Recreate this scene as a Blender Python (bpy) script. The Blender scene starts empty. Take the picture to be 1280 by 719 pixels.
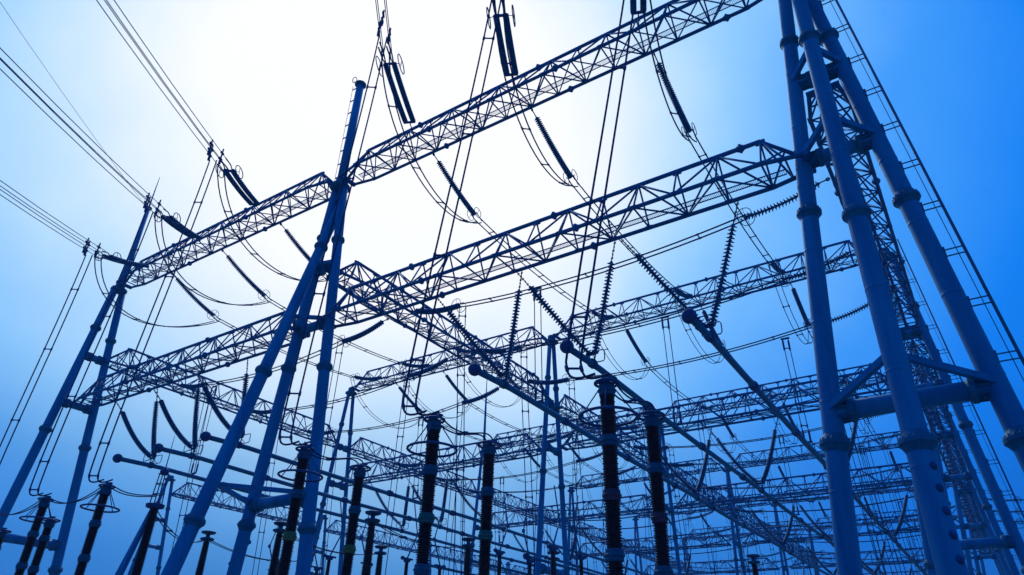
import bpy, math, random
from mathutils import Vector, Matrix
random.seed(7)
SC = 0.75          # authored units -> metres
HAZE = .0007
H0 = 2.13          # height of the eye in authored units
sc = bpy.context.scene
C = sc.collection
V = Vector
ORI = {}

# ------------------------------------------------------------------ materials
def lin(r, g, b):
    f = lambda c: (c/12.92 if c <= .04045 else ((c+.055)/1.055)**2.4)
    return (f(r/255), f(g/255), f(b/255), 1)

def material(name, c1, c2, rough=.5, metal=0., scale=3., bump=0., spec=.5, streak=False):
    m = bpy.data.materials.new(name); m.use_nodes = True
    nt = m.node_tree; N = nt.nodes; L = nt.links
    b = N['Principled BSDF']
    tc = N.new('ShaderNodeTexCoord'); mp = N.new('ShaderNodeMapping')
    mp.inputs['Scale'].default_value = (scale, scale, scale*(.12 if streak else 1))
    L.new(tc.outputs['Object'], mp.inputs['Vector'])
    n = N.new('ShaderNodeTexNoise'); n.inputs['Scale'].default_value = 1.
    n.inputs['Detail'].default_value = 6; n.inputs['Roughness'].default_value = .65
    L.new(mp.outputs['Vector'], n.inputs['Vector'])
    r = N.new('ShaderNodeValToRGB')
    r.color_ramp.elements[0].position = .35; r.color_ramp.elements[1].position = .68
    r.color_ramp.elements[0].color = (*c1, 1); r.color_ramp.elements[1].color = (*c2, 1)
    L.new(n.outputs['Fac'], r.inputs['Fac']); L.new(r.outputs['Color'], b.inputs['Base Color'])
    mr = N.new('ShaderNodeMapRange'); mr.inputs['To Min'].default_value = rough-.08; mr.inputs['To Max'].default_value = rough+.12
    L.new(n.outputs['Fac'], mr.inputs['Value']); L.new(mr.outputs['Result'], b.inputs['Roughness'])
    b.inputs['Metallic'].default_value = metal
    b.inputs['Specular IOR Level'].default_value = spec; b.inputs['Specular Tint'].default_value = (.25, .6, 1, 1)
    if bump:
        bp = N.new('ShaderNodeBump'); bp.inputs['Strength'].default_value = bump; bp.inputs['Distance'].default_value = .01
        n2 = N.new('ShaderNodeTexNoise'); n2.inputs['Scale'].default_value = scale*14
        L.new(tc.outputs['Object'], n2.inputs['Vector'])
        L.new(n2.outputs['Fac'], bp.inputs['Height']); L.new(bp.outputs['Normal'], b.inputs['Normal'])
    return m

M = dict(
    steel=material('painted_blue_steel', (.008, .15, .33), (.018, .27, .50), .5, .0, 1.6, .25, .28, True),
    flange=material('flange_steel', (.008, .12, .21), (.018, .18, .30), .55, .0, 4, .2, .3),
    lattice=material('lattice_steel', (.006, .11, .27), (.014, .17, .37), .5, .0, 3, 0, .3),
    grating=material('walkway_grating', (.03, .10, .28), (.05, .14, .34), .6, .0, 8, 0, .3),
    porcelain=material('brown_porcelain', (.046, .009, .012), (.078, .016, .017), .36, 0, 3, 0, .25),
    disc=material('grey_blue_glazed_disc', (.012, .10, .22), (.025, .16, .32), .42, 0, 3, 0, .35),
    alu=material('aluminium_tube', (.015, .14, .25), (.03, .20, .33), .5, .1, 2, .1, .35),
    wire=material('stranded_aluminium_wire', (.014, .035, .11), (.025, .06, .16), .6, 0, 6, 0, .2),
    fitting=material('galvanised_fitting', (.02, .055, .16), (.04, .09, .24), .55, 0, 6, 0, .3),
    cap=material('grey_green_cement_flange', (.018, .085, .15), (.03, .12, .20), .55, 0, 6, 0, .3),
    red=material('red_phase_mark', (.12, .035, .06), (.17, .05, .08), .6, 0, 6, 0, .3),
    green=material('green_phase_mark', (.02, .12, .11), (.03, .16, .14), .6, 0, 6, 0, .3),
    yellow=material('yellow_phase_mark', (.17, .16, .05), (.22, .20, .07), .6, 0, 6, 0, .3),
    concrete=material('grey_concrete', (.25, .25, .25), (.38, .37, .36), .85, 0, 2, .3),
    gravel=material('crushed_stone', (.16, .155, .15), (.30, .29, .28), .95, 0, 3, .8),
)

# ------------------------------------------------------------------ mesh builder
class MB:
    def __init__(s): s.v = []; s.f = []; s.s = []
    def ring(s, c, a, b, r, n):
        i = len(s.v)
        for k in range(n):
            t = 2*math.pi*k/n
            s.v.append(c + a*(r*math.cos(t)) + b*(r*math.sin(t)))
        return i
    def bridge(s, i, j, n, smooth=True):
        for k in range(n):
            s.f.append((i+k, i+(k+1) % n, j+(k+1) % n, j+k)); s.s.append(smooth)
    def cap(s, i, n, flip=False):
        q = tuple(range(i, i+n)); s.f.append(q[::-1] if not flip else q); s.s.append(False)
    @staticmethod
    def frame(d):
        d = d.normalized(); u = V((0, 0, 1)) if abs(d.z) < .9 else V((1, 0, 0))
        a = u.cross(d).normalized(); return a, d.cross(a).normalized()
    def tube(s, p, q, r, n=8, r2=None, smooth=True):
        p = V(p); q = V(q); a, b = s.frame(q-p)
        i = s.ring(p, a, b, r, n); j = s.ring(q, a, b, r if r2 is None else r2, n)
        s.bridge(i, j, n, smooth); s.cap(i, n); s.cap(j, n, True); return s
    def path(s, pts, r, n=6, closed=False):
        pts = [V(p) for p in pts]; m = len(pts); ids = []
        a = None
        for k, p in enumerate(pts):
            d = (pts[(k+1) % m] if (closed or k < m-1) else p) - (pts[k-1] if (closed or k > 0) else p)
            d.normalize()
            if a is None: a, b = s.frame(d)
            else:
                a = (a - d*a.dot(d)).normalized(); b = d.cross(a)
            ids.append(s.ring(p, a, b, r, n))
        for k in range(m-1): s.bridge(ids[k], ids[k+1], n)
        if closed: s.bridge(ids[-1], ids[0], n)
        else: s.cap(ids[0], n); s.cap(ids[-1], n, True)
        return s
    def lathe(s, p, d, prof, n=12, smooth=True):
        p = V(p); d = V(d).normalized(); a, b = s.frame(d); prev = None; first = None
        for t, r in prof:
            i = s.ring(p+d*t, a, b, max(r, .0005), n)
            if prev is not None: s.bridge(prev, i, n, smooth)
            else: first = i
            prev = i
        s.cap(first, n); s.cap(prev, n, True); return s
    def ball(s, c, r, n=14, m=8):
        prof = [(-r*math.cos(math.pi*k/m), r*math.sin(math.pi*k/m)) for k in range(m+1)]
        return s.lathe(c, (0, 1, 0), prof, n)
    def torus(s, c, nrm, R, r, n=28, k=6, sx=1.):
        c = V(c); a, b = s.frame(V(nrm))
        return s.path([c+a*(R*sx*math.cos(2*math.pi*i/n))+b*(R*math.sin(2*math.pi*i/n)) for i in range(n)], r, k, True)
    def bar(s, p, q, w, h, up=(0, 0, 1)):
        p = V(p); q = V(q); d = (q-p).normalized(); u = V(up)
        a = d.cross(u)
        if a.length < .01: a = d.cross(V((1, 0, 0)))
        a.normalize(); b = a.cross(d).normalized(); i = len(s.v)
        for c in (p, q):
            for x, y in ((-1, -1), (1, -1), (1, 1), (-1, 1)): s.v.append(c+a*(x*w/2)+b*(y*h/2))
        for k in range(4): s.f.append((i+k, i+(k+1) % 4, i+4+(k+1) % 4, i+4+k)); s.s.append(False)
        s.f.append((i+3, i+2, i+1, i)); s.f.append((i+4, i+5, i+6, i+7)); s.s += [False, False]
        return s
    def build(s, name, mat, parent=None, origin=None):
        o0 = V(origin) if origin is not None else (ORI[parent.name] if parent else V((0, 0, 0)))
        me = bpy.data.meshes.new(name)
        me.from_pydata([tuple((v-o0)*SC) for v in s.v], [], s.f)
        me.polygons.foreach_set('use_smooth', s.s)
        me.materials.append(M[mat]); me.update()
        o = bpy.data.objects.new(name, me); C.objects.link(o)
        if parent: o.parent = parent; ORI[o.name] = o0
        else: o.location = W(o0); ORI[o.name] = o0
        return o

def W(p): return V((p[0]*SC, p[1]*SC, (p[2]+H0)*SC))
def tag(o, label, cat, group=None):
    o['label'] = label; o['category'] = cat
    if group: o['group'] = group
    return o
def thing(name, label, cat, loc, group=None):
    o = bpy.data.objects.new(name, None); C.objects.link(o); o.empty_display_size = .2
    o.location = W(loc); ORI[o.name] = V(loc)
    return tag(o, label, cat, group)
def dup(root, loc, label, group=None, rotz=None, scale=None):
    def cp(o, par):
        c = o.copy(); C.objects.link(c)
        if par: c.parent = par
        for ch in o.children: cp(ch, c)
        return c
    kids = list(root.children)
    r = root.copy(); C.objects.link(r); r.location = W(loc); ORI[r.name] = V(loc)
    if rotz is not None: r.rotation_euler[2] = rotz
    if scale is not None: r.scale = scale
    for k in kids: cp(k, r)
    r['label'] = label
    if group: r['group'] = group
    return r
def bez(p0, p1, p2, p3, n=18):
    p0, p1, p2, p3 = map(V, (p0, p1, p2, p3))
    return [p0*(1-t)**3+p1*3*t*(1-t)**2+p2*3*t*t*(1-t)+p3*t**3 for t in [i/n for i in range(n+1)]]
def sag(p, q, s, n=16):
    p = V(p); q = V(q)
    return [p.lerp(q, i/n)-V((0, 0, 4*s*(i/n)*(1-i/n))) for i in range(n+1)]

ROWS = [23.5, 51.4, 77.8, 103.5, 129.5, 155.5]
TX = [-57.1, -30.2, -.9]
RN = ['nearest', 'second', 'third', 'fourth', 'fifth', 'sixth']
ZH, ZL, ZB = 28.9, 18.0, 22.1
SIDE = ['left', 'middle', 'right']

# ------------------------------------------------------------------ towers
LSP = .095
def leg_mesh(parent, p, q, r, flz, name='leg', ang=0):
    rb = r
    p = V(p); q = V(q); Lg = (q-p).length; prof = [(0, rb*.97)]; t = 1.7
    while t < Lg-.5:
        w = rb*(.97-.21*t/Lg); prof += [(t-.1, w), (t-.03, w), (t-.012, w+.008), (t+.012, w+.008), (t+.03, w), (t+.1, w)]; t += 2.9
    prof.append((Lg, rb*.76)); m = MB(); m.lathe(p, q-p, prof, 24)
    lg = m.build(name, 'steel', parent)
    p = V(p); q = V(q); d = (q-p).normalized()
    for z in flz:
        t = (z-p.z)/d.z; c = p+d*t; r = rb*(.985-.22*t/(q-p).length)
        f = MB()
        f.lathe(c-d*.32, d, [(0, r*1.0), (.05, r*1.04), (.22, r*1.32), (.24, r*1.42), (.36, r*1.42), (.38, r*1.32), (.55, r*1.04), (.6, r)], 20, False)
        a, b = f.frame(d)
        for k in range(16):
            t2 = 2*math.pi*k/16; e = a*math.cos(t2)+b*math.sin(t2)
            f.tube(c+e*r*1.24-d*.13, c+e*r*1.24+d*.13, .035, 5)
        f.build('flange', 'flange', lg)
    return lg
def joint_pipe(parent, p, q, r):
    r *= .92
    p = V(p); q = V(q); d = (q-p).normalized(); L = (q-p).length
    m = MB(); m.tube(p, q, r, 18)
    pp = m.build('cross_pipe', 'steel', parent)
    for s, c in ((1, p+d*.62), (-1, q-d*.62)):
        if L < 1.6: continue
        f = MB(); f.lathe(c-d*.14, d, [(0, r*1.02), (.07, r*1.35), (.21, r*1.35), (.28, r*1.02)], 18, False)
        a, b = f.frame(d)
        for k in range(10):
            t2 = 2*math.pi*k/10; e = a*math.cos(t2)+b*math.sin(t2)
            f.bar(c+e*r*1.12-d*s*.45, c+e*r*1.12, .03, r*.28, e)
        f.build('end_flange', 'flange', pp)
def tower(label, x, y, axis, strut, mast, ladder, r=.37):
    t = thing('gantry_tower', label, 'steel tower', (x, y, -H0), 'tapered tube gantry towers')
    ax = V((1, 0, 0)) if axis == 'x' else V((0, 1, 0))
    top = 28.7
    def P(s, z): return V((x, y, z)) + ax*(s*(.32+LSP*(top-z)))
    fl = [-.5, 6.9, 15.7, 24.6]
    rt = P(1, top)
    for s in (-1, 1):
        leg_mesh(t, P(s, -H0), P(s, top), r, fl if s < 0 else [z-.6 for z in fl])
    fz = MB(); fz.lathe((x, y, top-.35), (0, 0, 1), [(0, .45), (.1, .66), (.24, .66), (.26, .42), (.8, .36)], 20, False)
    fz.build('head_cap', 'flange', t)
    def S(z):
        if strut[2]: return V((-.75-.27*min(1, (27.9-z)/13), strut[0]-strut[1]*(27.7-z), z))
        return V((x, strut[0]-strut[1]*(27.7-z), z))
    if strut:
        lg = leg_mesh(t, S(-H0), S(27.7), r*1.02, [-.5, 6.1, 14.2, 23.4])
        if strut[2]:
            for k in range(9):
                sb = MB(); c = S(5.35-k*.6)+V((.8, -.6, 0)).normalized()*r*.96
                sb.lathe(c, (.8, -.6, 0), [(0, .12), (.05, .12), (.07, .06), (.09, .05)], 12); sb.build('step_lug', 'fitting', lg)
    for z in ((7.9, ZL, ZB) if not strut else (7.9, ZL+.05, ZB)):
        rr = .33 if z < 10 else .3
        joint_pipe(t, P(-1, z), P(1, z), rr)
        if strut:
            for s in (-1, 1):
                b = MB(); b.bar(P(s, z+.1)+V((0, -.25, 0)), S(z+strut[2])+V((0, .25, 0)), .2, .2); b.build('brace', 'steel', t)
    if mast == 'pole':
        m = MB(); m.tube((x, y, top), (x+.1, y, 38.1), .31, 16, .27)
        mm = m.build('mast', 'steel', t)
        m = MB(); m.lathe((x+.1, y, 38.0), (0, 0, 1), [(0, .3), (.05, .42), (.18, .42), (.2, .2), (.3, .1)], 14, False); m.build('mast_cap', 'flange', mm)
        m = MB(); pts = []
        for k in range(8):
            z = 29.6+k*1.2
            m.bar((x-.34, y, z), (x-.72, y, z), .05, .07)
        m.tube((x-.72, y, 29.2), (x-.72, y, 38.4), .018, 5)
        m.torus((x-.55, y-.1, 38.9), (0, 1, .4), .22, .03, 16, 5); m.tube((x-.6, y-.1, 38.8), (x-.2, y, 38.3), .02, 5)
        m.build('safety_line', 'fitting', mm)
    if mast == 'rod':
        m = MB(); m.tube((x, y, top), (x, y, 37.3), r*.8, 16, r*.5); mm = m.build('mast', 'steel', t)
        m = MB(); m.lathe((x, y, 37.2), (0, 0, 1), [(0, .2), (.05, .3), (.2, .3), (.22, .1)], 12, False)
        m.tube((x, y, 37.4), (x, y, 41.0), .08, 8, .025); m.build('lightning_rod', 'fitting', mm)
    if ladder:
        m = MB(); o1 = V((r+.5, 0, 0))
        m.tube(P(1, -H0)+o1+V((0, -.1, 0)), P(1, top+1)+o1+V((0, -.1, 0)), .05, 8)
        m.tube(P(1, -H0)+V((r+.3, 0, 0)), P(1, top+1)+V((r+.3, 0, 0)), .014, 5)
        z = -1.
        while z < top:
            for dz in (0, .24):
                c = P(1, z+dz)
                m.bar(c+V((r*.6, -.1, 0)), c+o1+V((0, -.1, 0)), .035, .035)
            c = P(1, z+.17); m.bar(c+V((r*.72, 0, -.2)), c+V((r*.72, 0, .2)), .22, .16, (1, 0, 0))
            z += 1.92
        m.build('ladder', 'flange', t)
    # concrete footings
    for s in (-1, 1):
        f = MB(); f.lathe(P(s, -H0+.0), (0, 0, 1), [(0, .9), (.35, .85)], 8, False); f.build('footing', 'concrete', t)
    return t

TW = {}
for i, x in enumerate(TX):
    if i == 0: TW[0, 0] = tower('tubular A-frame tower at far left end of nearest beams with thin lightning rod', x, ROWS[0], 'y', False, 'rod', False)
    if i == 1: TW[0, 1] = tower('three-legged blue tube tower in the picture middle with thick round mast', x, ROWS[0], 'x', (23.9, .228, 0), 'pole', False)
    if i == 2: TW[0, 2] = tower('huge three-legged blue tube tower at right edge with ladder', x, ROWS[0], 'x', (22.75, .045, 1.1), None, True)
for j in range(1, len(ROWS)):
    for i, x in enumerate(TX):
        lab = '%s tubular A-frame tower of the %s gantry row behind' % (['left', 'middle', 'right'][i], RN[j])
        if (j, i) == (1, 2): TW[j, i] = tower(lab+', with a ladder', x, ROWS[j], 'x', False, None, True, .34)
        elif (j, i) == (2, 0): TW[j, i] = tower(lab+', with lightning rod', x, ROWS[j], 'y', False, 'rod', False, .26)
        elif (j, i) == (1, 0): TW[j, i] = tower(lab, x, ROWS[j], 'y', False, None, False, .26)
        else: TW[j, i] = dup(TW[1, 2] if i == 2 else TW[1, 0], (x, ROWS[j], -H0), lab+(', with a ladder' if i == 2 else ''))
        # the inner towers stand with legs apart front to back

# ------------------------------------------------------------------ lattice beams
def beam(label, loc, L, axis, group, w=1.75, h=1.85, taper=1.75, n=None):
    t = thing('gantry_truss', label, 'steel truss', loc, group)
    o = V(loc); ex = V((1, 0, 0)) if axis == 'x' else V((0, 1, 0)); ey = V((0, 1, 0)) if axis == 'x' else V((-1, 0, 0)); ez = V((0, 0, 1))
    Q = lambda a, b, c: o+ex*a+ey*b+ez*c
    n = n or max(6, round((L-2*taper)/1.83)); st = (L-2*taper)/n
    e0 = .55
    for s in (-1, 1):
        m = MB(); m.path([Q(0, s*e0, 0), Q(taper, s*w/2, 0), Q(L-taper, s*w/2, 0), Q(L, s*e0, 0)], .095, 8)
        k = 3
        while k < n:
            c = Q(taper+st*(k+.45), s*w/2, 0); m.lathe(c-ex*.2, ex, [(0, .09), (.14, .16), (.16, .2), (.24, .2), (.26, .16), (.4, .09)], 8, False); k += 5
        m.build('chord', 'lattice', t)
    m = MB(); m.path([Q(.1, 0, .12), Q(taper, 0, h), Q(L-taper, 0, h), Q(L-.1, 0, .12)], .1, 8)
    k = 2
    while k < n:
        c = Q(taper+st*(k+.55), 0, h); m.lathe(c-ex*.2, ex, [(0, .09), (.14, .17), (.16, .21), (.24, .21), (.26, .17), (.4, .09)], 8, False); k += 5
    m.build('chord', 'lattice', t)
    lac = MB(); gus = lac
    xs = [taper+st*k for k in range(n+1)]
    for k, x in enumerate(xs):
        for s in (-1, 1):
            b = Q(x, s*w/2, 0); tp = Q(x, 0, h)
            lac.tube(tp, b, .045, 5)
            if k < n:
                x2 = xs[k+1]
                if k % 2 == 0: lac.tube(tp, Q(x2, s*w/2, 0), .05, 5)
                else: lac.tube(b, Q(x2, 0, h), .05, 5)
            gus.bar(b+ez*.02-ex*.16, b+ez*.02+ex*.16, .2, .1, ez)
        lac.tube(Q(x, -w/2, 0), Q(x, w/2, 0), .045, 5)
        if k < n:
            s = 1 if k % 2 else -1
            lac.tube(Q(x, s*w/2, 0), Q(xs[k+1], -s*w/2, 0), .045, 5)
            if axis == 'y' or loc[2] > 25: lac.tube(Q(x, -s*w/2, .03), Q(xs[k+1], s*w/2, .03), .038, 5)
        gus.bar(tp-ex*.2-ez*.06, tp+ex*.2-ez*.06, .12, .2, ez)
    for xe, xi in ((0, taper), (L, L-taper)):
        for s in (-1, 1):
            for f in (.5,):
                c = Q(xe+(xi-xe)*f, s*(e0+(w/2-e0)*f), 0)
                lac.tube(Q(xi, 0, h), c, .05, 5); lac.tube(Q(xe+(xi-xe)*f, 0, .12+(h-.12)*f), Q(xi, s*w/2, 0), .045, 5)
        f = .5; lac.tube(Q(xe+(xi-xe)*f, -(e0+(w/2-e0)*f), 0), Q(xe+(xi-xe)*f, (e0+(w/2-e0)*f), 0), .045, 5)
        gus.bar(Q(xe-.12*(1 if xe else -1), -e0-.12, 0)+ez*0, Q(xe-.12*(1 if xe else -1), e0+.12, 0), .22, .22, ez)
    lac.build('lacing', 'lattice', t)
    g = MB(); y0 = .22
    for yy in (y0-.16, y0+.16): g.bar(Q(taper*.6, yy, .08), Q(L-taper*.6, yy, .08), .03, .05, ez)
    q = taper*.6; i = 0
    while q < L-taper*.6:
        g.bar(Q(q, y0-.15, .08), Q(q, y0+.15, .08), .013, .018, ez); q += .075; i += 1
    g.build('walkway', 'grating', t)
    return t

BM = {}
for lvl, z, nm in (('high', ZH, 'high'), ('low', ZL, 'low')):
    for b in (0, 1):
        x0 = TX[b]+(.5 if not (lvl == 'low' and b == 0) else .35); x1 = TX[b+1]-(.5 if lvl == 'high' else 1.0)
        if lvl == 'low' and b == 1: x0 = TX[b]+1.0
        L = x1-x0
        for j, y in enumerate(ROWS):
            zz = z
            lab = '%s triangular lattice beam spanning the %s bay in the %s gantry row' % (nm, ('left', 'right')[b], RN[j])
            if j == 0: BM[lvl, b] = beam(lab, (x0, y, zz), L, 'x', '%s cross beams of the gantry rows' % nm)
            else: dup(BM[lvl, b], (x0, y, zz), lab)
bb = {}
for i, x in enumerate(TX):
    for j in range(len(ROWS)-1):
        y0 = ROWS[j]+.75; L = ROWS[j+1]-ROWS[j]-1.5
        lab = 'lattice beam running away from the %s tower, %s segment from the camera' % (SIDE[i], ['first', 'second', 'third', 'fourth', 'fifth'][j])
        key = round(L, 2)
        if key not in bb: bb[key] = beam(lab, (x, y0, ZB), L, 'y', 'lattice beams running away between the rows')
        else: dup(bb[key], (x, y0, ZB), lab)
for j in range(1, 5):
    y0 = ROWS[j]-1.75; L = round(ROWS[j+1]-ROWS[j]-1.5, 2)
    lab = 'outlying lattice beam low beyond the left towers, %s segment from its near end' % ['first', 'second', 'third', 'fourth'][j-1]
    dup(bb[L], (-85.5, y0, 19.8), lab, 'outlying beams beyond the left towers')
tall = {}
for j in range(1, len(ROWS)):
    dup(TW[1, 0], (-85.5, ROWS[j]-2.5, -H0), 'outlying tubular A-frame tower beyond the left towers, %s one away' % ['first', 'second', 'third', 'fourth', 'fifth'][j-1], 'outlying towers beyond the left', None, (1, 1, .77))

# ------------------------------------------------------------------ insulators
def disc_string(parent, pts, r=.2, pitch=.2, r0=.05):
    """discs threaded on a rod following pts"""
    pts = [V(p) for p in pts]; m = MB(); m.path(pts, r0, 6)
    d = 0.; acc = pitch*.5
    for a, b in zip(pts, pts[1:]):
        L = (b-a).length; u = (b-a)/L
        while acc < d+L:
            c = a+u*(acc-d)
            m.lathe(c, u, [(-.06, .055), (-.045, .075), (.0, .08), (.02, r*.7), (.05, r), (.075, r*.97), (.07, r*.5), (.085, .06)], 12)
            acc += pitch
        d += L
    return m.build('disc_string', 'disc', parent)

V_HALF = 2.72
def vstring(label, x, yb, zb, ytop, ztop, grp, sagv, pitch=.165, dr=.195):
    t = thing('insulator_v_string', label, 'insulator string', (x, yb, zb), grp)
    B = V((x, yb, zb+.55))
    for s in (-1, 1):
        A = V((x+s*V_HALF, ytop, ztop)); Bs = B+V((s*.16, 0, 0))
        u = (Bs-A).normalized()
        a1 = A+u*.95; b1 = Bs-u*.12
        m = MB(); m.tube(A, a1, .025, 5)
        for k in range(5): m.torus(A+u*(.1+.18*k), (1, 0, 0) if k % 2 else (0, 1, 0), .055, .018, 8, 4)
        m.build('hanger_chain', 'fitting', t)
        disc_string(t, sag(a1, b1, sagv, 8), dr, pitch)
    m = MB(); m.bar(B+V((-.32, 0, -.02)), B+V((.32, 0, -.02)), .05, .16)
    m.bar(B+V((-.2, 0, 0)), B+V((-.1, 0, -.4)), .04, .07); m.bar(B+V((.2, 0, 0)), B+V((.1, 0, -.4)), .04, .07)
    m.build('yoke_plate', 'fitting', t)
    m = MB(); m.lathe((x, yb-.14, zb), (0, 1, 0), [(0, .18), (0.02, .235), (.26, .235), (.28, .18)], 14, False); m.build('tube_clamp', 'fitting', t)
    for s in (-1, 1):
        c = B+V((0, s*.42, -.02)); m = MB()
        rc = [(-.45, -.2), (-.38, -.3), (.38, -.3), (.45, -.2), (.45, .2), (.38, .3), (-.38, .3), (-.45, .2)]
        m.path([c+V((px, 0, pz)) for px, pz in rc], .028, 6, True)
        m.tube(B+V((0, 0, -.02)), c+V((0, 0, -.3)), .02, 5)
        m.build('corona_ring', 'fitting', t)
    return t
PH = {'right': [-18.75, -13.6, -7.85], 'left': [-50.3, -45.3, -40.1]}
ZT = 13.3
VD = {}
for side in ('right', 'left'):
    vs = None
    for k, x in enumerate(PH[side]):
        for j, y in enumerate(ROWS):
            lab = 'V-shaped insulator string holding the %s tube of the %s bay at the %s row' % (SIDE[k], side, RN[j])
            grp = 'V-shaped strings under the low beams'
            if side == 'right' and j == 0:
                if vs is None: vs = vstring(lab, x, y+3.5, ZT, y+.9, ZL-.1, grp, .08)
                else: dup(vs, (x, y+3.5, ZT), lab)
            elif 'vd' not in VD: VD['vd'] = vstring(lab, x, y+3.5, ZT, y+.9, ZL-.1, grp, .36, .125, .185)
            else: dup(VD['vd'], (x, y+3.5, ZT), lab)

# ------------------------------------------------------------------ tube buses
def bus(label, x, y0, y1, z, group, r=.16):
    t = thing('bus_tube', label, 'bus tube', (x, y0, z), group)
    pts = [(x, y0+.3, z-.12), (x, y0+3.3, z)]
    y = y0+3.3; k = 0
    while y < y1-9:
        pts += [(x, y+6, z-.06), (x, y+12.5, z-.1), (x, y+19, z-.06), (x, y+25.2, z)]; y += 25.2
    m = MB(); m.path(pts, r, 12); m.build('tube', 'alu', t)
    m = MB(); m.ball((x, y0+.05, z-.12), .33); m.build('end_ball', 'fitting', t)
    y = y0+9
    while y < min(y1, 90):
        m = MB(); m.lathe((x, y-.3, z-.05), (0, 1, 0), [(0, r), (.05, r*1.4), (.3, r*1.55), (.55, r*1.4), (.6, r)], 10); m.build('coupling', 'fitting', t); y += 8.4
    return t
for side in ('right', 'left'):
    for k, x in enumerate(PH[side]):
        bus('%s ball-ended bus tube hanging under the beams of the %s bay' % (SIDE[k], side), x, 24.45, 160, ZT, 'suspended bus tubes running away')

# ------------------------------------------------------------------ tension strings and flexible conductors
def offs(pts, o): return [V(p)+V(o) for p in pts]
def twin(label, name, pts, sep, r, group, spacers=(), n=5, cat='conductor'):
    """two parallel wires following pts, sep = half spacing vector"""
    t = thing(name, label, cat, pts[0], group)
    for s in (-1, 1):
        m = MB(); m.path(offs(pts, V(sep)*s), r, n); m.build('wire', 'wire', t)
    m = len(pts)-1
    for f in spacers:
        i = min(m-1, int(f*m)); c = V(pts[i]).lerp(V(pts[i+1]), f*m-i)
        b = MB(); b.tube(c-V(sep), c+V(sep), .035, 6)
        for s in (-1, 1):
            u = (V(pts[i+1])-V(pts[i])).normalized(); b.tube(c+V(sep)*s-u*.09, c+V(sep)*s+u*.09, .055, 6)
        b.build('spacer', 'fitting', t)
    return t

def tension(label, A, Bp, group, double=False, sagv=.1, link=.5, r=.19, pitch=.15):
    """string from A (at the beam) to Bp (conductor end)"""
    t = thing('tension_string', label, 'insulator string', A, group)
    A = V(A); Bp = V(Bp); u = (Bp-A).normalized(); lat = V((0, 0, 1)).cross(u).normalized(); upv = u.cross(lat)
    a1 = A+u*link; b1 = Bp-u*.45
    m = MB(); m.tube(A, a1, .035, 6); m.torus(A+u*.1, lat, .09, .03, 10, 5)
    m.build('link', 'fitting', t)
    if double:
        for s in (-1, 1): disc_string(t, sag(a1+lat*.24*s, b1+lat*.24*s, sagv, 8), r, .13)
        for c in (a1, b1):
            m = MB(); m.bar(c-lat*.36, c+lat*.36, .16, .06, u); m.build('yoke_plate', 'fitting', t)
        for s in (-1, 1):
            c = b1+lat*s*.62-u*.1; m = MB()
            m.path([c+u*(.62*math.cos(q))+upv*(.34*math.sin(q)) for q in [2*math.pi*i/20 for i in range(20)]], .03, 6, True)
            m.tube(b1+lat*s*.3, c, .02, 5); m.tube(c-upv*.34, c+upv*.34, .018, 5)
            m.build('corona_ring', 'fitting', t)
        for s in (-1, 1):
            for q in (-1, 1):
                m = MB(); m.tube(b1+lat*.22*s, Bp+lat*.225*s+upv*.225*q, .04, 6)
                m.tube(Bp+lat*.225*s+upv*.225*q, Bp+u*.8+lat*.225*s+upv*.225*q, .045, 6); m.build('dead_end_clamp', 'fitting', t)
    else:
        disc_string(t, sag(a1, b1, sagv, 8), r, pitch)
        m = MB(); m.bar(b1-lat*.22, b1+lat*.22, .12, .05, u)
        for s in (-1, 1):
            m.tube(b1+lat*.2*s, Bp+lat*.2*s+u*.25, .04, 6)
        m.build('yoke_plate', 'fitting', t)
        for s in (-1, 1):
            c = b1+lat*s*.3; m = MB(); m.torus(c, lat, .36, .022, 20, 5); m.tube(c-upv*.36, c+upv*.36, .014, 4); m.tube(b1, c, .014, 4)
            m.build('grading_ring', 'fitting', t)
    return t

# x-direction strained buses hung between the running beams
YO = [7.0, 14.4, 21.5]
RZ = 21.2
ten = {}
ORDN = ['first', 'second', 'third']
for j in range(len(ROWS)-1):
    for q, yo in enumerate(YO):
        y = ROWS[j]+yo
        for b in (0, 1):
            xa, xb = TX[b]+1.0, TX[b+1]-1.0
            side = ('left', 'right')[b]
            for e, (x, s) in enumerate(((xa, 1), (xb, -1))):
                lab = 'string at %s end of %s sagging wire pair, %s bay, behind the %s row' % (('left', 'right')[e], ORDN[q], side, RN[j])
                if s not in ten: ten[s] = tension(lab, (x, y, ZB-.1), (x+s*4.7, y, RZ), 'strings of the wires across the bays', False, .2, .5, .2, .12 if s > 0 else .17)
                else: dup(ten[s], (x, y, ZB-.1), lab)
            lab = '%s sagging wire pair across the %s bay, past the %s gantry row' % (ORDN[q], side, RN[j])
            key = ('tw', b)
            p = sag((xa+4.7, y, RZ), (xb-4.7, y, RZ), .55)
            if key not in ten: ten[key] = twin(lab, 'strained_conductor', p, (0, .2, 0), .045, 'wire pairs strained across the bays', (.12, .3, .5, .7, .88))
            else: dup(ten[key], p[0], lab)
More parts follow.
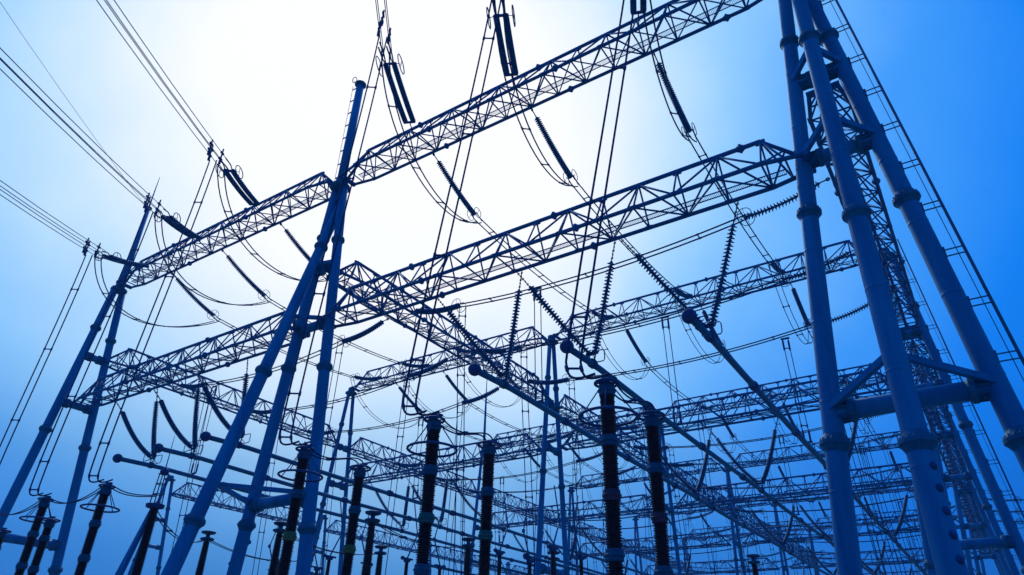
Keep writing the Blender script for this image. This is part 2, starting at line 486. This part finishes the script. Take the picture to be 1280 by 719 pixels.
# droppers from strained bus down to tubes
dr = None
for j in range(3):
    for side in ('right', 'left'):
        for k, x in enumerate(PH[side]):
            y = ROWS[j]+YO[k if side == 'right' else k]
            top = V((x-.15, y, RZ-.45)); bot = V((x, y, ZT+.2))
            lab = 'wire pair dropping to the %s tube of the %s bay, behind %s row' % (SIDE[k], side, RN[j])
            if dr is None:
                pts = sag(top, bot, 0, 6)
                dr = twin(lab, 'dropper', pts, (.16, .1, 0), .028, 'droppers from wires to tubes', (.1, .85))
                for f, nm in ((0, 'upper_clamp'), (1, 'lower_clamp')):
                    m = MB(); c = top if f == 0 else bot
                    m.bar(c-V((.28, 0, 0)), c+V((.28, 0, 0)), .12, .1)
                    for s in (-1, 1): m.lathe(c+V((s*.16, s*.1, (-.9 if f == 0 else .0))), (0, 0, 1), [(0, .03), (.1, .065), (.7, .065), (.85, .03)], 8)
                    m.build(nm, 'fitting', dr)
            else: dup(dr, top, lab)

dn = None
for j in range(4):
    for q, yo in enumerate(YO):
        for side, x in (('right', TX[1]+5.6), ('left', TX[1]-5.6)):
            y = ROWS[j]+yo; sx = 1 if side == 'right' else -1
            top = V((x, y, RZ-.05)); lab = 'leads hanging from %s wire pair beside middle towers, %s bay, behind %s row' % (ORDN[q], side, RN[j])
            key = 'dn'+side
            if key not in ten:
                pts = bez(top, top+V((0, 0, -4)), V((x+.5*sx, y+.3, 12)), V((x+.8*sx, y+.3, .5)), 14)
                ten[key] = twin(lab, 'hanging_lead', pts, (.17, .12, 0), .03, 'leads beside the middle towers', (.06, .35, .65, .9))
            else: dup(ten[key], top, lab)
for j in range(4):
    for q, yo in enumerate(YO):
        for side, x in (('right', TX[2]-6.6), ('left', TX[0]+6.0)):
            if side == 'right' and j == 0: continue
            dup(ten['dnright'], (x, ROWS[j]+yo, RZ-.1), 'leads hanging from %s wire pair beside outer towers, %s bay, behind %s row' % (ORDN[q], side, RN[j]), 'leads beside the outer towers')
# y-direction strung conductors between the high beams
PX = {'right': [-23.0, -15.65, -8.05], 'left': [-51.1, -44.35, -37.5]}
yt = {}
for j in range(len(ROWS)):
    z = ZH
    for side in ('right', 'left'):
        for k, x in enumerate(PX[side]):
            yb = ROWS[j]+.95
            if j < len(ROWS)-1:
                lab = 'string behind the %s row high beam, %s phase, %s bay' % (RN[j], SIDE[k], side)
                if 'b' not in yt: yt['b'] = tension(lab, (x, yb, z), (x, yb+5.0, z-2.05), 'strings behind the high beams', False, .14, .6, .19, .125)
                else: dup(yt['b'], (x, yb, z), lab)
                y2 = ROWS[j+1]-.95; z2 = ZH
                p = sag((x, yb+5.0, z-2.05), (x, y2-4.6, z2-1.6), .45)
                key = 'c%d' % min(j, 1)
                lab = 'wire pair running back from %s row high beam, %s phase, %s bay' % (RN[j], SIDE[k], side)
                if key not in yt: yt[key] = twin(lab, 'strung_conductor', p, (.2, 0, 0), .042, 'wire pairs strung between high beams', (.1, .3, .5, .7, .9))
                else: dup(yt[key], p[0], lab)
            if j > 0:
                lab = 'string in front of the %s row high beam, %s phase, %s bay' % (RN[j], SIDE[k], side)
                yf = ROWS[j]-.95
                if 'f' not in yt: yt['f'] = tension(lab, (x, yf, z), (x, yf-4.6, z-1.6), 'strings in front of the high beams', False, .2, .5, .19, .125)
                else: dup(yt['f'], (x, yf, z), lab)
                lab = 'looping wire pair under the %s row high beam, %s phase, %s bay' % (RN[j], SIDE[k], side)
                if j < len(ROWS)-1:
                    a = V((x, yf-4.7, z-1.75)); b = V((x, yb+5.1, z-2.2))
                    if 'j' not in yt: yt['j'] = twin(lab, 'jumper_loop', bez(a, a+V((0, 2.2, -4.2)), b+V((0, -2.2, -4.0)), b), (.2, 0, 0), .028, 'jumper loops under high beams', (.25, .5, .75))
                    else: dup(yt['j'], a, lab)

# incoming line: double strings in front of the nearest high beam, quad bundles overhead
# A at beam node, I = conductor end, next = direction of the line, post = x,y of post below
LINES = [
 ('right', 0, (-23.0, 22.6, 29.0), (-20.6, 17.5, 29.5), (.57, -.80, .16), (-20.35, 16.5)),
 ('right', 1, (-15.65, 22.6, 29.0), (-13.1, 17.5, 28.3), (.55, -.82, .05), (-14.0, 16.3)),
 ('right', 2, (-8.05, 22.6, 29.0), (-5.9, 17.5, 28.0), (.5, -.85, .0), (-7.8, 16.3)),
 ('left', 2, (-37.5, 22.6, 28.9), (-33.9, 17.5, 27.6), (.53, -.84, -.14), (-33.0, 16.0)),
 ('left', 1, (-44.35, 22.6, 28.7), (-39.9, 17.5, 26.2), (.55, -.81, -.20), (-38.6, 16.0)),
 ('left', 0, (-51.1, 22.6, 28.5), (-46.7, 17.5, 25.3), (.58, -.77, -.245), (-44.5, 16.0)),
]
PT = 7.35
for side, k, A, E, d, post in LINES:
    A = V(A); E = V(E); d = V(d).normalized()
    tension('thick double insulator string of incoming line, %s phase of the %s bay' % (SIDE[k], side), A, E, 'double strings of the incoming line', True, .1, 1.0, .165)
    t = thing('line_bundle', 'four-wire incoming overhead line, %s phase of the %s bay' % (SIDE[k], side), 'power line', E, 'incoming overhead line bundles')
    far = E+d*95; lat = V((0, 0, 1)).cross(d).normalized(); up = d.cross(lat)
    for s in (-1, 1):
        for q in (-1, 1):
            pts = []
            for i in range(25):
                L = 95*i/24
                pts.append(E+V((d.x, d.y, 0))*L+V((0, 0, d.z*L+.0021*L*L*(1 if d.z < .1 else .3)))+lat*.225*s+up*.225*q)
            m = MB(); m.path(pts, .024, 5); m.build('wire', 'wire', t)
    # clamp frames from which the downward leads start
    tb = thing('tee_clamp_set', 'upright clamp cluster on the incoming line, %s phase of the %s bay' % (SIDE[k], side), 'line clamp', E+d*1.2, 'clamp clusters on the incoming line')
    for q, L in enumerate((1.7, 1.3, 2.3)):
        c = E+d*(L); m = MB(); s = (-1, 1, 0)[q]
        a = c+lat*.24*s+V((0, 0, -.55)); b = c+lat*.24*s+V((0, 0, .55))
        m.tube(a, b, .05, 6); m.lathe(a-V((0, 0, .1)), (0, 0, 1), [(0, .04), (.05, .08), (.4, .08), (.45, .05)], 8)
        for dz in (-.225, .225): m.bar(c+lat*.24*s+V((0, 0, dz))-d*.16, c+lat*.24*s+V((0, 0, dz))+d*.16, .1, .12)
        m.build('clamp', 'fitting', tb)
    S = E+d*1.6+V((0, 0, -.55)); T = V((post[0], post[1], PT+.25))
    n = 26
    pts = bez(S, S.lerp(T, .33)+V((-.2, 0, 0)), S.lerp(T, .8)+V((-.75, -.45, 0)), T+V((-.85, -.35, .45)), n)
    pts += bez(pts[-1], pts[-1]+V((.02, 0, -.55)), T+V((-.75, -.2, -.15)), T+V((-.1, 0, .05)), 8)[1:]
    twin('lead pair falling from incoming line to the post, %s phase, %s bay' % (SIDE[k], side), 'down_lead', pts, lat*.21, .038, 'leads falling from the incoming line', (.12, .3, .5, .68, .8))
    a = E+d*.6+V((0, 0, -.35)); zb = A.z
    b = V((A.x, ROWS[0]+.95+5.1, ZH-2.25))
    twin('long drooping wire loop under the nearest high beam, %s phase, %s bay' % (SIDE[k], side), 'jumper_loop', bez(a, a+V((-1.0, 1.8, -4.6)), b+V((.3, -3.6, -2.9)), b, 24), (.15, .14, 0), .04, 'jumper loops under the nearest high beam', (.2, .45, .65, .85))
# thin earth wires
for p, d, lab in ((( -57.1, 23.5, 37.2), (.56, -.8, -.03), 'single thin earth wire leaving the left tower rod'),):
    P0 = V(p); d = V(d); pts = [P0+d*L+V((0, 0, .0016*L*L)) for L in range(0, 90, 5)]
    m = MB(); m.path(pts, .018, 4); o = m.build('earth_wire', 'wire', None, P0); tag(o, lab, 'earth wire')

# ------------------------------------------------------------------ post equipment
def sheds(m, x, y, z0, z1, r0, r1, pitch=.07, n=14):
    prof = [(0, r0*.8)]; L = z1-z0; k = int(L/pitch)
    for i in range(k):
        a = i*pitch+.02; rr = r0+(r1-r0)*(i/k)
        prof += [(a, rr*.78), (a+pitch*.35, rr*(1.0 if i % 2 else .94)), (a+pitch*.5, rr*(1.0 if i % 2 else .94)), (a+pitch*.72, rr*.78)]
    prof.append((L, r1*.8)); m.lathe((x, y, z0), (0, 0, 1), prof, n)
def stand(t, x, y, z):
    m = MB(); m.tube((x, y, -H0), (x, y, z), .2, 14); m.bar((x-.3, y, z-.03), (x+.3, y, z-.03), .6, .06); m.build('stand', 'steel', t)
    m = MB(); m.lathe((x, y, -H0), (0, 0, 1), [(0, .5), (.25, .5)], 8, False); m.build('footing', 'concrete', t)
def post(label, x, y, mark, big, group, top=7.35):
    t = thing('porcelain_post', label, 'insulator post', (x, y, -H0), group)
    zs = [-.2, 1.25, 2.78, 4.23, 5.67, top-.25]; r = .215
    stand(t, x, y, zs[0])
    for i in range(5):
        m = MB(); sheds(m, x, y, zs[i]+.15, zs[i+1]-.15, r, r); m.build('porcelain_section', 'porcelain', t)
        m = MB(); m.lathe((x, y, zs[i+1]-.16), (0, 0, 1), [(0, r*.8), (.03, r*1.05), (.12, r*1.08), (.14, r*1.2), (.18, r*1.2), (.2, r*1.08), (.3, r*1.05), (.32, r*.8)], 14, False)
        m.build('section_flange', mark if i == 2 else 'cap', t)
    m = MB(); m.lathe((x, y, top-.1), (0, 0, 1), [(0, .2), (.06, .22), (.1, .12), (.25, .1)], 12, False); m.bar((x-.3, y, top+.1), (x+.3, y, top+.1), .14, .05)
    m.build('terminal', 'fitting', t)
    R = .32 if big else .4
    m = MB(); m.torus((x, y, top-.02), (0, 0, 1), R, .042, 28, 7)
    for q in range(4): m.tube((x, y, top-.02), (x+R*math.cos(q*math.pi/2+.5), y+R*math.sin(q*math.pi/2+.5), top-.02), .022, 5)
    m.build('top_ring', 'fitting', t)
    if big:
        m = MB(); zc = top-1.0; R = .78
        m.torus((x, y, zc), (0, 0, 1), R, .042, 36, 7)
        for q in range(4):
            an = q*math.pi/2+.35; m.tube((x+.16*math.cos(an), y+.16*math.sin(an), top-.1), (x+R*math.cos(an), y+R*math.sin(an), zc), .02, 5)
        m.build('corona_ring', 'fitting', t)
    return t
mk = {-7.8: 'red', -14.0: 'green', -20.35: 'yellow'}
nmk = {'red': 'red-marked', 'green': 'green-marked', 'yellow': 'yellow-marked'}
for x in (-7.8, -14.0, -20.35):
    y = 16.3 if x > -20 else 16.5
    post('dark brown %s porcelain post with a wide ring around its head' % nmk[mk[x]], x, y, mk[x], True, 'ringed porcelain posts under the incoming line')
    post('dark brown %s porcelain post with small top ring, behind its ringed neighbour' % nmk[mk[x]], x, 19.4, mk[x], False, 'small-ringed porcelain posts behind', 7.35)
    T = V((x, 16.3, PT+.2)); B = V((x, 19.4, 7.5))
    twin('two wires joining the heads of the %s porcelain posts' % nmk[mk[x]], 'post_jumper', bez(T, T+V((.1, 1.2, -.9)), B+V((0, -.5, .5)), B, 16), (.14, 0, 0), .028, 'wires joining post heads', (.4,))
for k, x in enumerate((-33.0, -38.6, -44.5)):
    post('dark porcelain post with wide ring at far left, %s one from the middle tower' % ORDN[k], x, 16.0, 'cap', True, 'ringed porcelain posts at far left')
    if k: post('slightly lower dark post tucked behind the %s ringed post at far left' % ORDN[k], x-.8, 16.9+(k-1)*.3, 'cap', False, 'lower posts at far left', 6.6)
for k, (a, b) in enumerate(((-33.0, -38.6), (-38.6, -44.5))):
    A = V((a, 16, PT+.1)); B = V((b, 16, PT+.1)); B2 = B if k else B
    twin('drooping wire pair between far left ringed posts, %s span from the right' % ORDN[k], 'post_jumper', sag(A, B2, .55), (0, .1, .03), .028, 'wires between the far left posts', ())
# tall post with a finial and two raking props
def propped(label, x, y):
    t = thing('propped_post', label, 'insulator post', (x, y, -H0))
    stand(t, x, y, -.3); m = MB(); sheds(m, x, y, -.1, 3.4, .26, .24); m.build('porcelain_section', 'porcelain', t)
    m = MB(); sheds(m, x, y, 3.7, 7.0, .24, .22); m.build('porcelain_section', 'porcelain', t)
    m = MB(); m.lathe((x, y, 3.35), (0, 0, 1), [(0, .2), (.05, .28), (.3, .28), (.35, .2)], 14, False); m.build('section_flange', 'cap', t)
    m = MB(); m.lathe((x, y, 7.0), (0, 0, 1), [(0, .2), (.05, .42), (.2, .44), (.24, .25)], 14, False); m.build('head_cap', 'fitting', t)
    m = MB()
    for sx, sy in ((-1, -1), (1, -1), (1, 1), (-1, 1)): m.tube((x+.2*sx, y+.2*sy, 7.2), (x+.14*sx, y+.14*sy, 8.7), .03, 5)
    for z in (7.7, 8.2, 8.7):
        w = .18
        for a, b in (((-w, -w), (w, -w)), ((w, -w), (w, w)), ((w, w), (-w, w)), ((-w, w), (-w, -w))): m.tube((x+a[0], y+a[1], z), (x+b[0], y+b[1], z), .025, 5)
    m.lathe((x, y, 8.7), (0, 0, 1), [(0, .2), (.15, .22), (.3, .1), (.35, .03), (2.0, .012)], 10)
    m.build('finial_frame', 'fitting', t)
    for dx in (-1.5, -.7):
        m = MB(); m.tube((x-.2, y, 6.9), (x+dx-1.2, y-1.0, -H0), .12, 10); m.build('raking_prop', 'steel', t)
    return t
propped('dark porcelain post with small lattice finial and raking blue props, left of the middle tower', -33.9, 19.0)
A = V((-33.0, 16.0, PT+.1)); B = V((-33.8, 18.9, 7.6))
twin('wire pair from a ringed post head to the finial-topped post', 'post_jumper', bez(A, A+V((-.1, .8, -.3)), B+V((0, -1.2, -.3)), B, 14), (.12, .0, .02), .028, 'wires joining post heads', ())

def ctpost(label, x, y, top=7.4):
    t = thing('disc_topped_post', label, 'insulator post', (x, y, -H0), 'disc-topped tapering posts')
    stand(t, x, y, .4); m = MB(); sheds(m, x, y, .6, top-.55, .36, .2, .1); m.build('porcelain_section', 'porcelain', t)
    for z, R in ((top-.5, .4), (top-.12, .42)):
        m = MB(); m.lathe((x, y, z), (0, 0, 1), [(0, .1), (.02, R*.8), (.07, R), (.14, R), (.18, R*.7), (.2, .1)], 18, False); m.build('head_disc', 'cap', t)
    m = MB(); m.tube((x, y, top-.6), (x, y, top+.05), .12, 10); m.build('terminal', 'fitting', t)
    return t
ct = None
cts = [(-39.0, 25.6, 'leftmost, between the legs of the middle tower'), (-32.7, 25.8, 'half hidden by a ringed post near the middle tower'), (-26.0, 26.1, 'just right of the middle tower'),
       (-39.6, 34.0, 'leftmost of second line'), (-32.8, 34.0, 'middle of second line'), (-26.0, 34.3, 'right of second line'), (-23.8, 40.6, 'farther back beside twin legs'), (-12.8, 47.0, 'far back under the right bay')]
for x, y, w in cts:
    lab = 'dark post with double disc head, '+w
    if ct is None: ct = ctpost(lab, x, y)
    else: dup(ct, (x, y, -H0), lab)
for k, (x1, y1, x2, y2) in enumerate(((-33.9, 19.0, -39.0, 25.6), (-39.0, 25.6, -39.6, 34.0), (-32.7, 25.8, -32.8, 34.0), (-26.0, 26.1, -26.0, 34.3))):
    twin('slack wire pair between disc-topped posts, %s of four from the left' % ['first', 'second', 'third', 'last'][k], 'post_jumper', sag((x1, y1, 7.0), (x2, y2, 7.0), .5+.2*(k == 0)), (.1, .05, 0), .026, 'slack wires between disc-topped posts', (.3, .6))

# ------------------------------------------------------------------ disconnecting switches (three posts, arms standing in a V)
def switch(label, x, y, z=4.2):
    t = thing('disconnect_switch', label, 'disconnector', (x, y, -H0), 'disconnecting switches under the tubes')
    for dy in (-1.9, 1.9):
        m = MB(); m.tube((x, y+dy, -H0), (x, y+dy, z), .19, 10); m.build('support_leg', 'steel', t)
        m = MB(); sheds(m, x, y+dy, z+.2, z+3.2, .17, .15, .12, 10); m.build('porcelain_section', 'porcelain', t)
        m = MB(); m.lathe((x, y+dy, z+3.15), (0, 0, 1), [(0, .15), (.05, .26), (.22, .26), (.25, .12)], 12, False); m.ball((x, y+dy+(.5 if dy > 0 else -.5), z+3.4), .15, 10, 6); m.bar((x, y+dy-.6, z+3.4), (x, y+dy+.6, z+3.4), .1, .12)
        m.build('contact_head', 'fitting', t)
        s = 1 if dy < 0 else -1
        m = MB(); m.tube((x, y+dy, z+3.4), (x, y+dy+s*.9, z+5.2), .055, 7); m.tube((x, y+dy+s*.9, z+5.2), (x, y+dy+s*.25, z+7.4), .045, 7)
        m.lathe((x, y+dy+s*.9, z+5.05), (0, 0, 1), [(0, .05), (.05, .12), (.25, .12), (.3, .05)], 8); m.build('folding_arm', 'alu', t)
    m = MB(); m.bar((x, y-2.2, z), (x, y+2.2, z), .3, .28); m.build('base_beam', 'steel', t)
    return t
sw = None
for b, xs in (('right', PH['right']), ('left', PH['left']), ('middle', [-35.5, -27.5, -23.5])):
    for j in range(3):
        for k, x in enumerate(xs):
            y = ROWS[j]+(14.4 if b != 'middle' else 18)+k*.2
            if (b == 'right' and j == 0) or (b == 'middle' and j > 0): continue
            lab = 'switch with two folding arms, %s of the %s group behind %s row' % (SIDE[k], b, RN[j])
            if sw is None: sw = switch(lab, x, y)
            else: dup(sw, (x, y, -H0), lab)

# lower tubes in the middle distance
lb = None
for j in range(3):
    for k, x in enumerate((-37.5, -33.0, -28.0)):
        lab = 'low ball-ended tube behind the middle tower, %s one, %s stretch' % (SIDE[k], ORDN[j])
        if lb is None:
            t = thing('low_bus_tube', lab, 'bus tube', (x, 44, 7.9), 'low tubes in the middle distance')
            m = MB(); m.tube((x, 44, 7.9), (x, 62, 7.9), .11, 10); m.build('tube', 'alu', t)
            for y in (43.9, 62.1):
                m = MB(); m.ball((x, y, 7.9), .26, 12, 7); m.build('end_ball', 'fitting', t)
            lb = t
        else: dup(lb, (x, 44+j*26, 7.9+.9*j), lab)

# strings and wires leaving to the right beyond the far right towers
rt = None
for k, y in enumerate((100+7, 100+14.4, 100+21.5)):
    lab = 'tension string leaving right beyond the far right towers, %s from the camera' % ORDN[k]
    p = (.1, y, ZB-.1)
    if 'rt' not in ten: ten['rt'] = tension(lab, p, (p[0]+4.7, y, RZ), 'strings leaving to the right', False, .18)
    else: dup(ten['rt'], p, lab)
    lab = 'wire pair leaving the picture to the right, %s from the camera' % ORDN[k]
    pts = sag((4.8, y, RZ), (30, y, RZ), .5)
    if 'rw' not in ten: ten['rw'] = twin(lab, 'strained_conductor', pts, (0, .2, 0), .03, 'wires leaving to the right', (.3, .6))
    else: dup(ten['rw'], pts[0], lab)

# ------------------------------------------------------------------ ground
me = bpy.data.meshes.new('ground'); S = 3000
me.from_pydata([(-S, -S, 0), (S, -S, 0), (S, S, 0), (-S, S, 0)], [], [(0, 1, 2, 3)]); me.materials.append(M['gravel'])
g = bpy.data.objects.new('ground', me); C.objects.link(g); g['kind'] = 'structure'

# ------------------------------------------------------------------ haze
hm = bpy.data.materials.new('blue_air'); hm.use_nodes = True; hn = hm.node_tree
for n in list(hn.nodes): hn.nodes.remove(n)
ho = hn.nodes.new('ShaderNodeOutputMaterial'); pv = hn.nodes.new('ShaderNodeVolumePrincipled')
pv.inputs['Color'].default_value = (.25, .62, 1, 1); pv.inputs['Density'].default_value = HAZE; pv.inputs['Anisotropy'].default_value = .3
hn.links.new(pv.outputs[0], ho.inputs['Volume'])
me = bpy.data.meshes.new('haze'); x0, x1, y0, y1, z0, z1 = -3100, 3100, -3100, 3100, -1, 60
me.from_pydata([(x, y, z) for z in (z0, z1) for x, y in ((x0, y0), (x1, y0), (x1, y1), (x0, y1))], [], [(3, 2, 1, 0), (4, 5, 6, 7), (0, 1, 5, 4), (1, 2, 6, 5), (2, 3, 7, 6), (3, 0, 4, 7)])
me.materials.append(hm); hz = bpy.data.objects.new('haze', me); C.objects.link(hz); hz['kind'] = 'stuff'

# ------------------------------------------------------------------ sky
w = bpy.data.worlds.new('World'); sc.world = w; w.use_nodes = True
nt = w.node_tree; N = nt.nodes; Lk = nt.links
for n in list(N): N.remove(n)
out = N.new('ShaderNodeOutputWorld')
GD = V((-.560, .510, .653)).normalized()          # where the sun glows through the cloud
el = math.asin(GD.z); az = math.atan2(GD.x, GD.y)
sky = N.new('ShaderNodeTexSky'); sky.sky_type = 'NISHITA'; sky.sun_disc = False
sky.sun_elevation = el; sky.sun_rotation = az; sky.air_density = 1.2; sky.dust_density = .4; sky.ozone_density = 4
tint = N.new('ShaderNodeMixRGB'); tint.blend_type = 'MULTIPLY'; tint.inputs['Fac'].default_value = 1
tint.inputs['Color2'].default_value = (.05, .35, 1, 1); Lk.new(sky.outputs['Color'], tint.inputs['Color1'])
bg1 = N.new('ShaderNodeBackground'); bg1.inputs['Strength'].default_value = .006
Lk.new(tint.outputs['Color'], bg1.inputs['Color'])
tc = N.new('ShaderNodeTexCoord')
nrm = N.new('ShaderNodeVectorMath'); nrm.operation = 'NORMALIZE'; Lk.new(tc.outputs['Generated'], nrm.inputs[0])
dot = N.new('ShaderNodeVectorMath'); dot.operation = 'DOT_PRODUCT'; Lk.new(nrm.outputs['Vector'], dot.inputs[0]); dot.inputs[1].default_value = GD
ac = N.new('ShaderNodeMath'); ac.operation = 'ARCCOSINE'; Lk.new(dot.outputs['Value'], ac.inputs[0])
nz = N.new('ShaderNodeTexNoise'); nz.inputs['Scale'].default_value = 2.2; nz.inputs['Detail'].default_value = 5; nz.inputs['Roughness'].default_value = .5
Lk.new(nrm.outputs['Vector'], nz.inputs['Vector'])
nm = N.new('ShaderNodeMapRange'); nm.inputs['To Min'].default_value = -.15; nm.inputs['To Max'].default_value = .15
Lk.new(nz.outputs['Fac'], nm.inputs['Value'])
ad = N.new('ShaderNodeMath'); ad.operation = 'ADD'; Lk.new(ac.outputs['Value'], ad.inputs[0]); Lk.new(nm.outputs['Result'], ad.inputs[1])
dv = N.new('ShaderNodeMath'); dv.operation = 'DIVIDE'; dv.inputs[1].default_value = math.radians(90); Lk.new(ad.outputs['Value'], dv.inputs[0])
rp = N.new('ShaderNodeValToRGB'); cr = rp.color_ramp; cr.interpolation = 'LINEAR'
stops = [(0, (255, 255, 255)), (14, (254, 255, 255)), (19, (232, 244, 255)), (24, (192, 226, 254)), (29, (152, 206, 253)), (34, (112, 182, 251)),
         (40, (64, 153, 247)), (47, (16, 127, 240)), (55, (0, 112, 222)), (72, (0, 108, 204)), (90, (0, 104, 190))]
while len(cr.elements) < len(stops): cr.elements.new(.5)
for e, (a, c) in zip(cr.elements, stops): e.position = a/90; e.color = lin(*c)
Lk.new(dv.outputs['Value'], rp.inputs['Fac'])
sp = N.new('ShaderNodeSeparateXYZ'); Lk.new(nrm.outputs['Vector'], sp.inputs['Vector'])
er = N.new('ShaderNodeValToRGB'); er.color_ramp.interpolation = 'EASE'
es = [(0, (.40, .50, .55)), (.10, (.48, .58, .64)), (.20, (.62, .72, .78)), (.36, (.88, .94, .97)), (.50, (1, 1, 1))]
while len(er.color_ramp.elements) < len(es): er.color_ramp.elements.new(.5)
for e, (p, c) in zip(er.color_ramp.elements, es): e.position = p; e.color = (*c, 1)
Lk.new(sp.outputs['Z'], er.inputs['Fac'])
mu = N.new('ShaderNodeMixRGB'); mu.blend_type = 'MULTIPLY'; mu.inputs['Fac'].default_value = 1
Lk.new(rp.outputs['Color'], mu.inputs['Color1']); Lk.new(er.outputs['Color'], mu.inputs['Color2'])
bg2 = N.new('ShaderNodeBackground'); bg2.inputs['Strength'].default_value = 1.05; Lk.new(mu.outputs['Color'], bg2.inputs['Color'])
ads = N.new('ShaderNodeAddShader'); Lk.new(bg1.outputs[0], ads.inputs[0]); Lk.new(bg2.outputs[0], ads.inputs[1])
Lk.new(ads.outputs[0], out.inputs['Surface'])

sl = bpy.data.lights.new('sun', 'SUN'); sl.energy = 1.0; sl.angle = math.radians(12); sl.color = (.6, .82, 1)
so = bpy.data.objects.new('sun', sl); C.objects.link(so); so.rotation_euler = GD.to_track_quat('Z', 'Y').to_euler()

# ------------------------------------------------------------------ camera
f, pitch, roll, yaw = 851.7, math.radians(30.11), math.radians(1.59), math.radians(34.25)
h = V((-math.sin(yaw), math.cos(yaw), 0)); r = V((math.cos(yaw), math.sin(yaw), 0))
fw = h*math.cos(pitch)+V((0, 0, math.sin(pitch))); up = r.cross(fw)
r2 = r*math.cos(roll)+up*math.sin(roll); u2 = -r*math.sin(roll)+up*math.cos(roll)
cd = bpy.data.cameras.new('camera'); co = bpy.data.objects.new('camera', cd); C.objects.link(co)
co.matrix_world = Matrix(((r2.x, u2.x, -fw.x, 0), (r2.y, u2.y, -fw.y, 0), (r2.z, u2.z, -fw.z, H0*SC), (0, 0, 0, 1)))
cd.sensor_fit = 'HORIZONTAL'; cd.sensor_width = 36; cd.lens = f/1280*36
cd.clip_start = .05; cd.clip_end = 6000
sc.camera = co
sc.render.resolution_x = 1024; sc.render.resolution_y = 575
vs_ = sc.view_settings; vs_.view_transform = 'Standard'; vs_.look = 'None'; vs_.exposure = 0; vs_.gamma = 1; vs_.use_curve_mapping = False

for o in bpy.data.objects:
    if o.get('label') and not 4 <= len(o['label'].replace(',', ' ').split()) <= 16: print('LABEL', len(o['label'].split()), o['label'])
